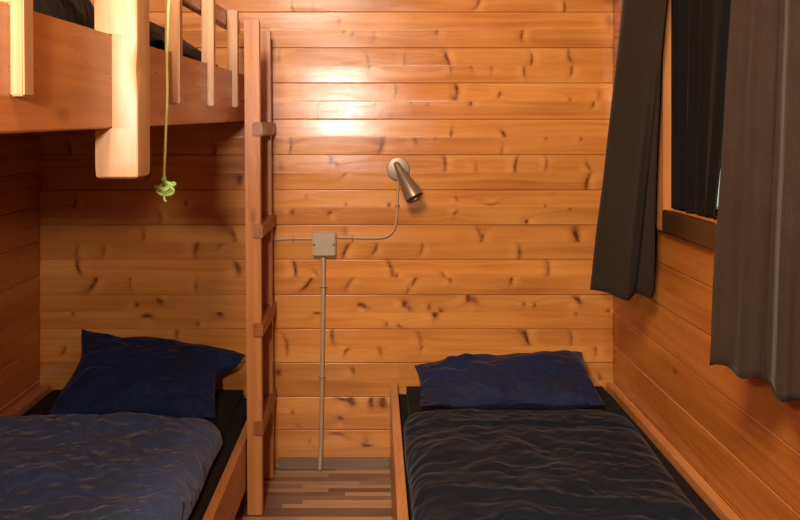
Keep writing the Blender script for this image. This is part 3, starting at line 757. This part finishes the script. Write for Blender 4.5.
b = bmesh.new(); lathe_bm(b, [(0.0, Ln - 0.0105), (0.024, Ln - 0.0104), (0.022, Ln - 0.004), (0.014, Ln - 0.001), (0.0, Ln)], p0, ax, 28)
link('bulb', finish(b, 'bulb'), M['black'], lamp)

# junction box and cables
def R(px, py, off=0.0): return Vector(((px - 376) * K, YW - off, (468 - py) * K))
bc = R(324.5, 243.5)
jb = empty('junction_box', bc, 'square beige junction box on the back wall above the conduit', 'junction box')
w = 11.6 * K
link('housing', finish(box_bm(-w, w, -0.024, 0.002, -w, w, 0.004, 3), 'housing'), M['plastic'], jb)
me = finish(box_bm(-w * 0.97, w * 0.97, -0.030, -0.0235, -w * 0.97, w * 0.97, 0.003, 3), 'cover'); link('cover', me, M['plastic'], jb)
for sx in (-1, 1):
    b = bmesh.new(); lathe_bm(b, [(0.0, -0.001), (0.0042, -0.001), (0.0040, 0.0012), (0.0, 0.0016)], (sx * w * 0.84, -0.0298, 0.0), (0, -1, 0), 16)
    link('screw', finish(b, 'screw'), M['screw'], jb)
def run(name, pts, r, mat, label, cat, clips=()):
    c = Vector(pts[0])
    root = empty(name, c, label, cat)
    b = bmesh.new(); tube_bm(b, [Vector(p) - c for p in pts], r, 12)
    link('cable' if r < 0.006 else 'tube', finish(b, 'run'), M[mat], root)
    for (p, hor) in clips:
        p = Vector(p) - c
        bm = bmesh.new()
        arc = []
        for k in range(9):
            a = math.pi * k / 8
            arc.append((math.cos(a) * (r + 0.0025), -math.sin(a) * (r + 0.0025) - 0.001))
        if hor: pts2 = [(p.x, p.y + a[1], p.z + a[0]) for a in arc]
        else: pts2 = [(p.x + a[0], p.y + a[1], p.z) for a in arc]
        tube_bm(bm, pts2, 0.003, 8)
        link('clip', finish(bm, 'clip'), M[mat], root)
    return root
pts = [R(398, 180.5, .0032), R(397.6, 195, .0032), R(397, 210, .0032), R(396, 222, .0032), R(393.5, 230, .0032), R(388, 235.5, .0032), R(380, 237.5, .0032), R(366, 237.8, .0032), R(352, 237.4, .0032), R(337.5, 237, .0032)]
run('lamp_cable', spline(pts, 5), 0.0042, 'cable', 'thin beige cable curving from the lamp to the junction box', 'cable', [(R(352, 237.4, .0032), True), (R(397.2, 205, .0032), False)])
run('feed_cable', spline([R(311.6, 238.6, .0032), R(300, 238.4, .0032), R(290, 238.6, .0032), R(275, 239.3, .0032), R(266.5, 239.6, .0032)], 4), 0.0042, 'cable', 'thin beige cable between the ladder and the junction box', 'cable', [(R(293.5, 238.4, .0032), True)])
pts = [R(323.6, 256.6, .0085), R(323.3, 290, .0085), R(322.8, 340, .0085), R(322, 400, .0085), R(321.2, 440, .010), R(320.8, 452, .016), R(320.6, 460, .022), R(320.5, 466.5, .023)]
run('conduit', spline(pts, 5), 0.0078, 'conduit', 'grey conduit running straight down the wall to the floor', 'conduit', [(R(323.3, 285.5, .0085), False), (R(322.4, 375, .0085), False)])

# ------------------------------------------------------------------ cord with knot
d0 = 0.562
def G(px, py, d=d0): return Q(px, py, d)
cr = empty('cord', G(165, 175), 'yellow green cord with a bushy knot hanging from the upper bunk', 'cord')
c0 = cr.location.copy()
hz = (340 + 96) * K + (d0 - 0.47) * D * TILT
loop = [(-136.6 * K, d0 * D, hz - 0.03), (-136.4 * K, d0 * D, hz + 0.003), (-132 * K, d0 * D, hz + 0.0065), (-127.5 * K, d0 * D, hz + 0.003), (-126 * K, d0 * D, hz - 0.03), tuple(G(167.6, -6)), tuple(G(168.2, 15)), tuple(G(167.6, 40)), tuple(G(166.8, 62)), tuple(G(167.2, 85)), tuple(G(166.9, 105)), tuple(G(166.0, 125)), tuple(G(165.2, 148)), tuple(G(164.2, 170)), tuple(G(164.3, 178))]
b = bmesh.new(); tube_bm(b, [Vector(p) - c0 for p in spline(loop, 6)], 0.0027, 8)
link('strand', finish(b, 'strand'), M['cord'], cr)
b = bmesh.new(); kc = G(165, 187.5) - c0
rk = np.random.RandomState(4)
for k in range(9):
    # overlapping loops of the knot
    a1 = rk.rand() * 6.28; tl = rk.rand() * 3.14; rad = 0.009 + 0.005 * rk.rand()
    cc = kc + Vector((rk.uniform(-1, 1) * 0.009, rk.uniform(-1, 1) * 0.006, rk.uniform(-1, 1) * 0.009))
    Mx = Matrix.Rotation(a1, 3, 'Z') @ Matrix.Rotation(tl, 3, 'X')
    tube_bm(b, [cc + Mx @ Vector((math.cos(t) * rad, math.sin(t) * rad * 0.75, 0.003 * math.sin(2 * t))) for t in np.linspace(0, 6.283, 20, endpoint=False)], 0.0028, 8, closed=True)
tube_bm(b, [kc + Vector(p) for p in spline([(0, 0, -0.008), (-0.001, -0.002, -0.022), (0.002, 0, -0.028)], 5)], 0.0022, 8)
tube_bm(b, [kc + Vector(p) for p in spline([(0.0, 0, 0.022), (-0.003, -0.002, 0.016), (0.002, 0.002, 0.01)], 5)], 0.0045, 8)
link('knot', finish(b, 'knot'), M['knot'], cr)

# ------------------------------------------------------------------ light, world, camera
l = bpy.data.lights.new('camera_flash', 'SPOT'); l.energy = 128; l.shadow_soft_size = 0.05; l.color = (1.0, 0.89, 0.78)
l.spot_size = math.radians(125); l.spot_blend = 1.0
lo = bpy.data.objects.new('camera_flash', l); C.objects.link(lo)
lo.location = (-0.26, -0.06, CH + 0.17)
aim = Vector((-0.10, YB, CH + 0.30)) - lo.location
lo.rotation_euler = aim.to_track_quat('-Z', 'Y').to_euler()

l2 = bpy.data.lights.new('ceiling_lamp', 'POINT'); l2.energy = 405; l2.shadow_soft_size = 0.32; l2.color = (1.0, 0.82, 0.64)
lo2 = bpy.data.objects.new('ceiling_lamp', l2); C.objects.link(lo2); lo2.location = (-0.45, 0.20, ZC - 0.22)

wd = bpy.data.worlds.new('daylight'); bpy.context.scene.world = wd; wd.use_nodes = True
bg = wd.node_tree.nodes['Background']; bg.inputs[0].default_value = (0.72, 0.9, 0.66, 1); bg.inputs[1].default_value = 0.8

cam = bpy.data.cameras.new('camera'); co_ = bpy.data.objects.new('camera', cam); C.objects.link(co_)
co_.location = (0, 0, CH); co_.rotation_euler = (math.pi / 2, 0, 0)
cam.sensor_width = 36; cam.lens = 36 * (D / K) / 800
cam.shift_x = (400 - 376) / 800; cam.shift_y = -(260 - 128) / 800
cam.clip_start = 0.02
sc = bpy.context.scene; sc.camera = co_
sc.view_settings.view_transform = 'Standard'; sc.view_settings.look = 'None'
sc.view_settings.exposure = 0.0; sc.view_settings.gamma = 1.0
try: sc.view_settings.use_curve_mapping = False
except Exception: pass
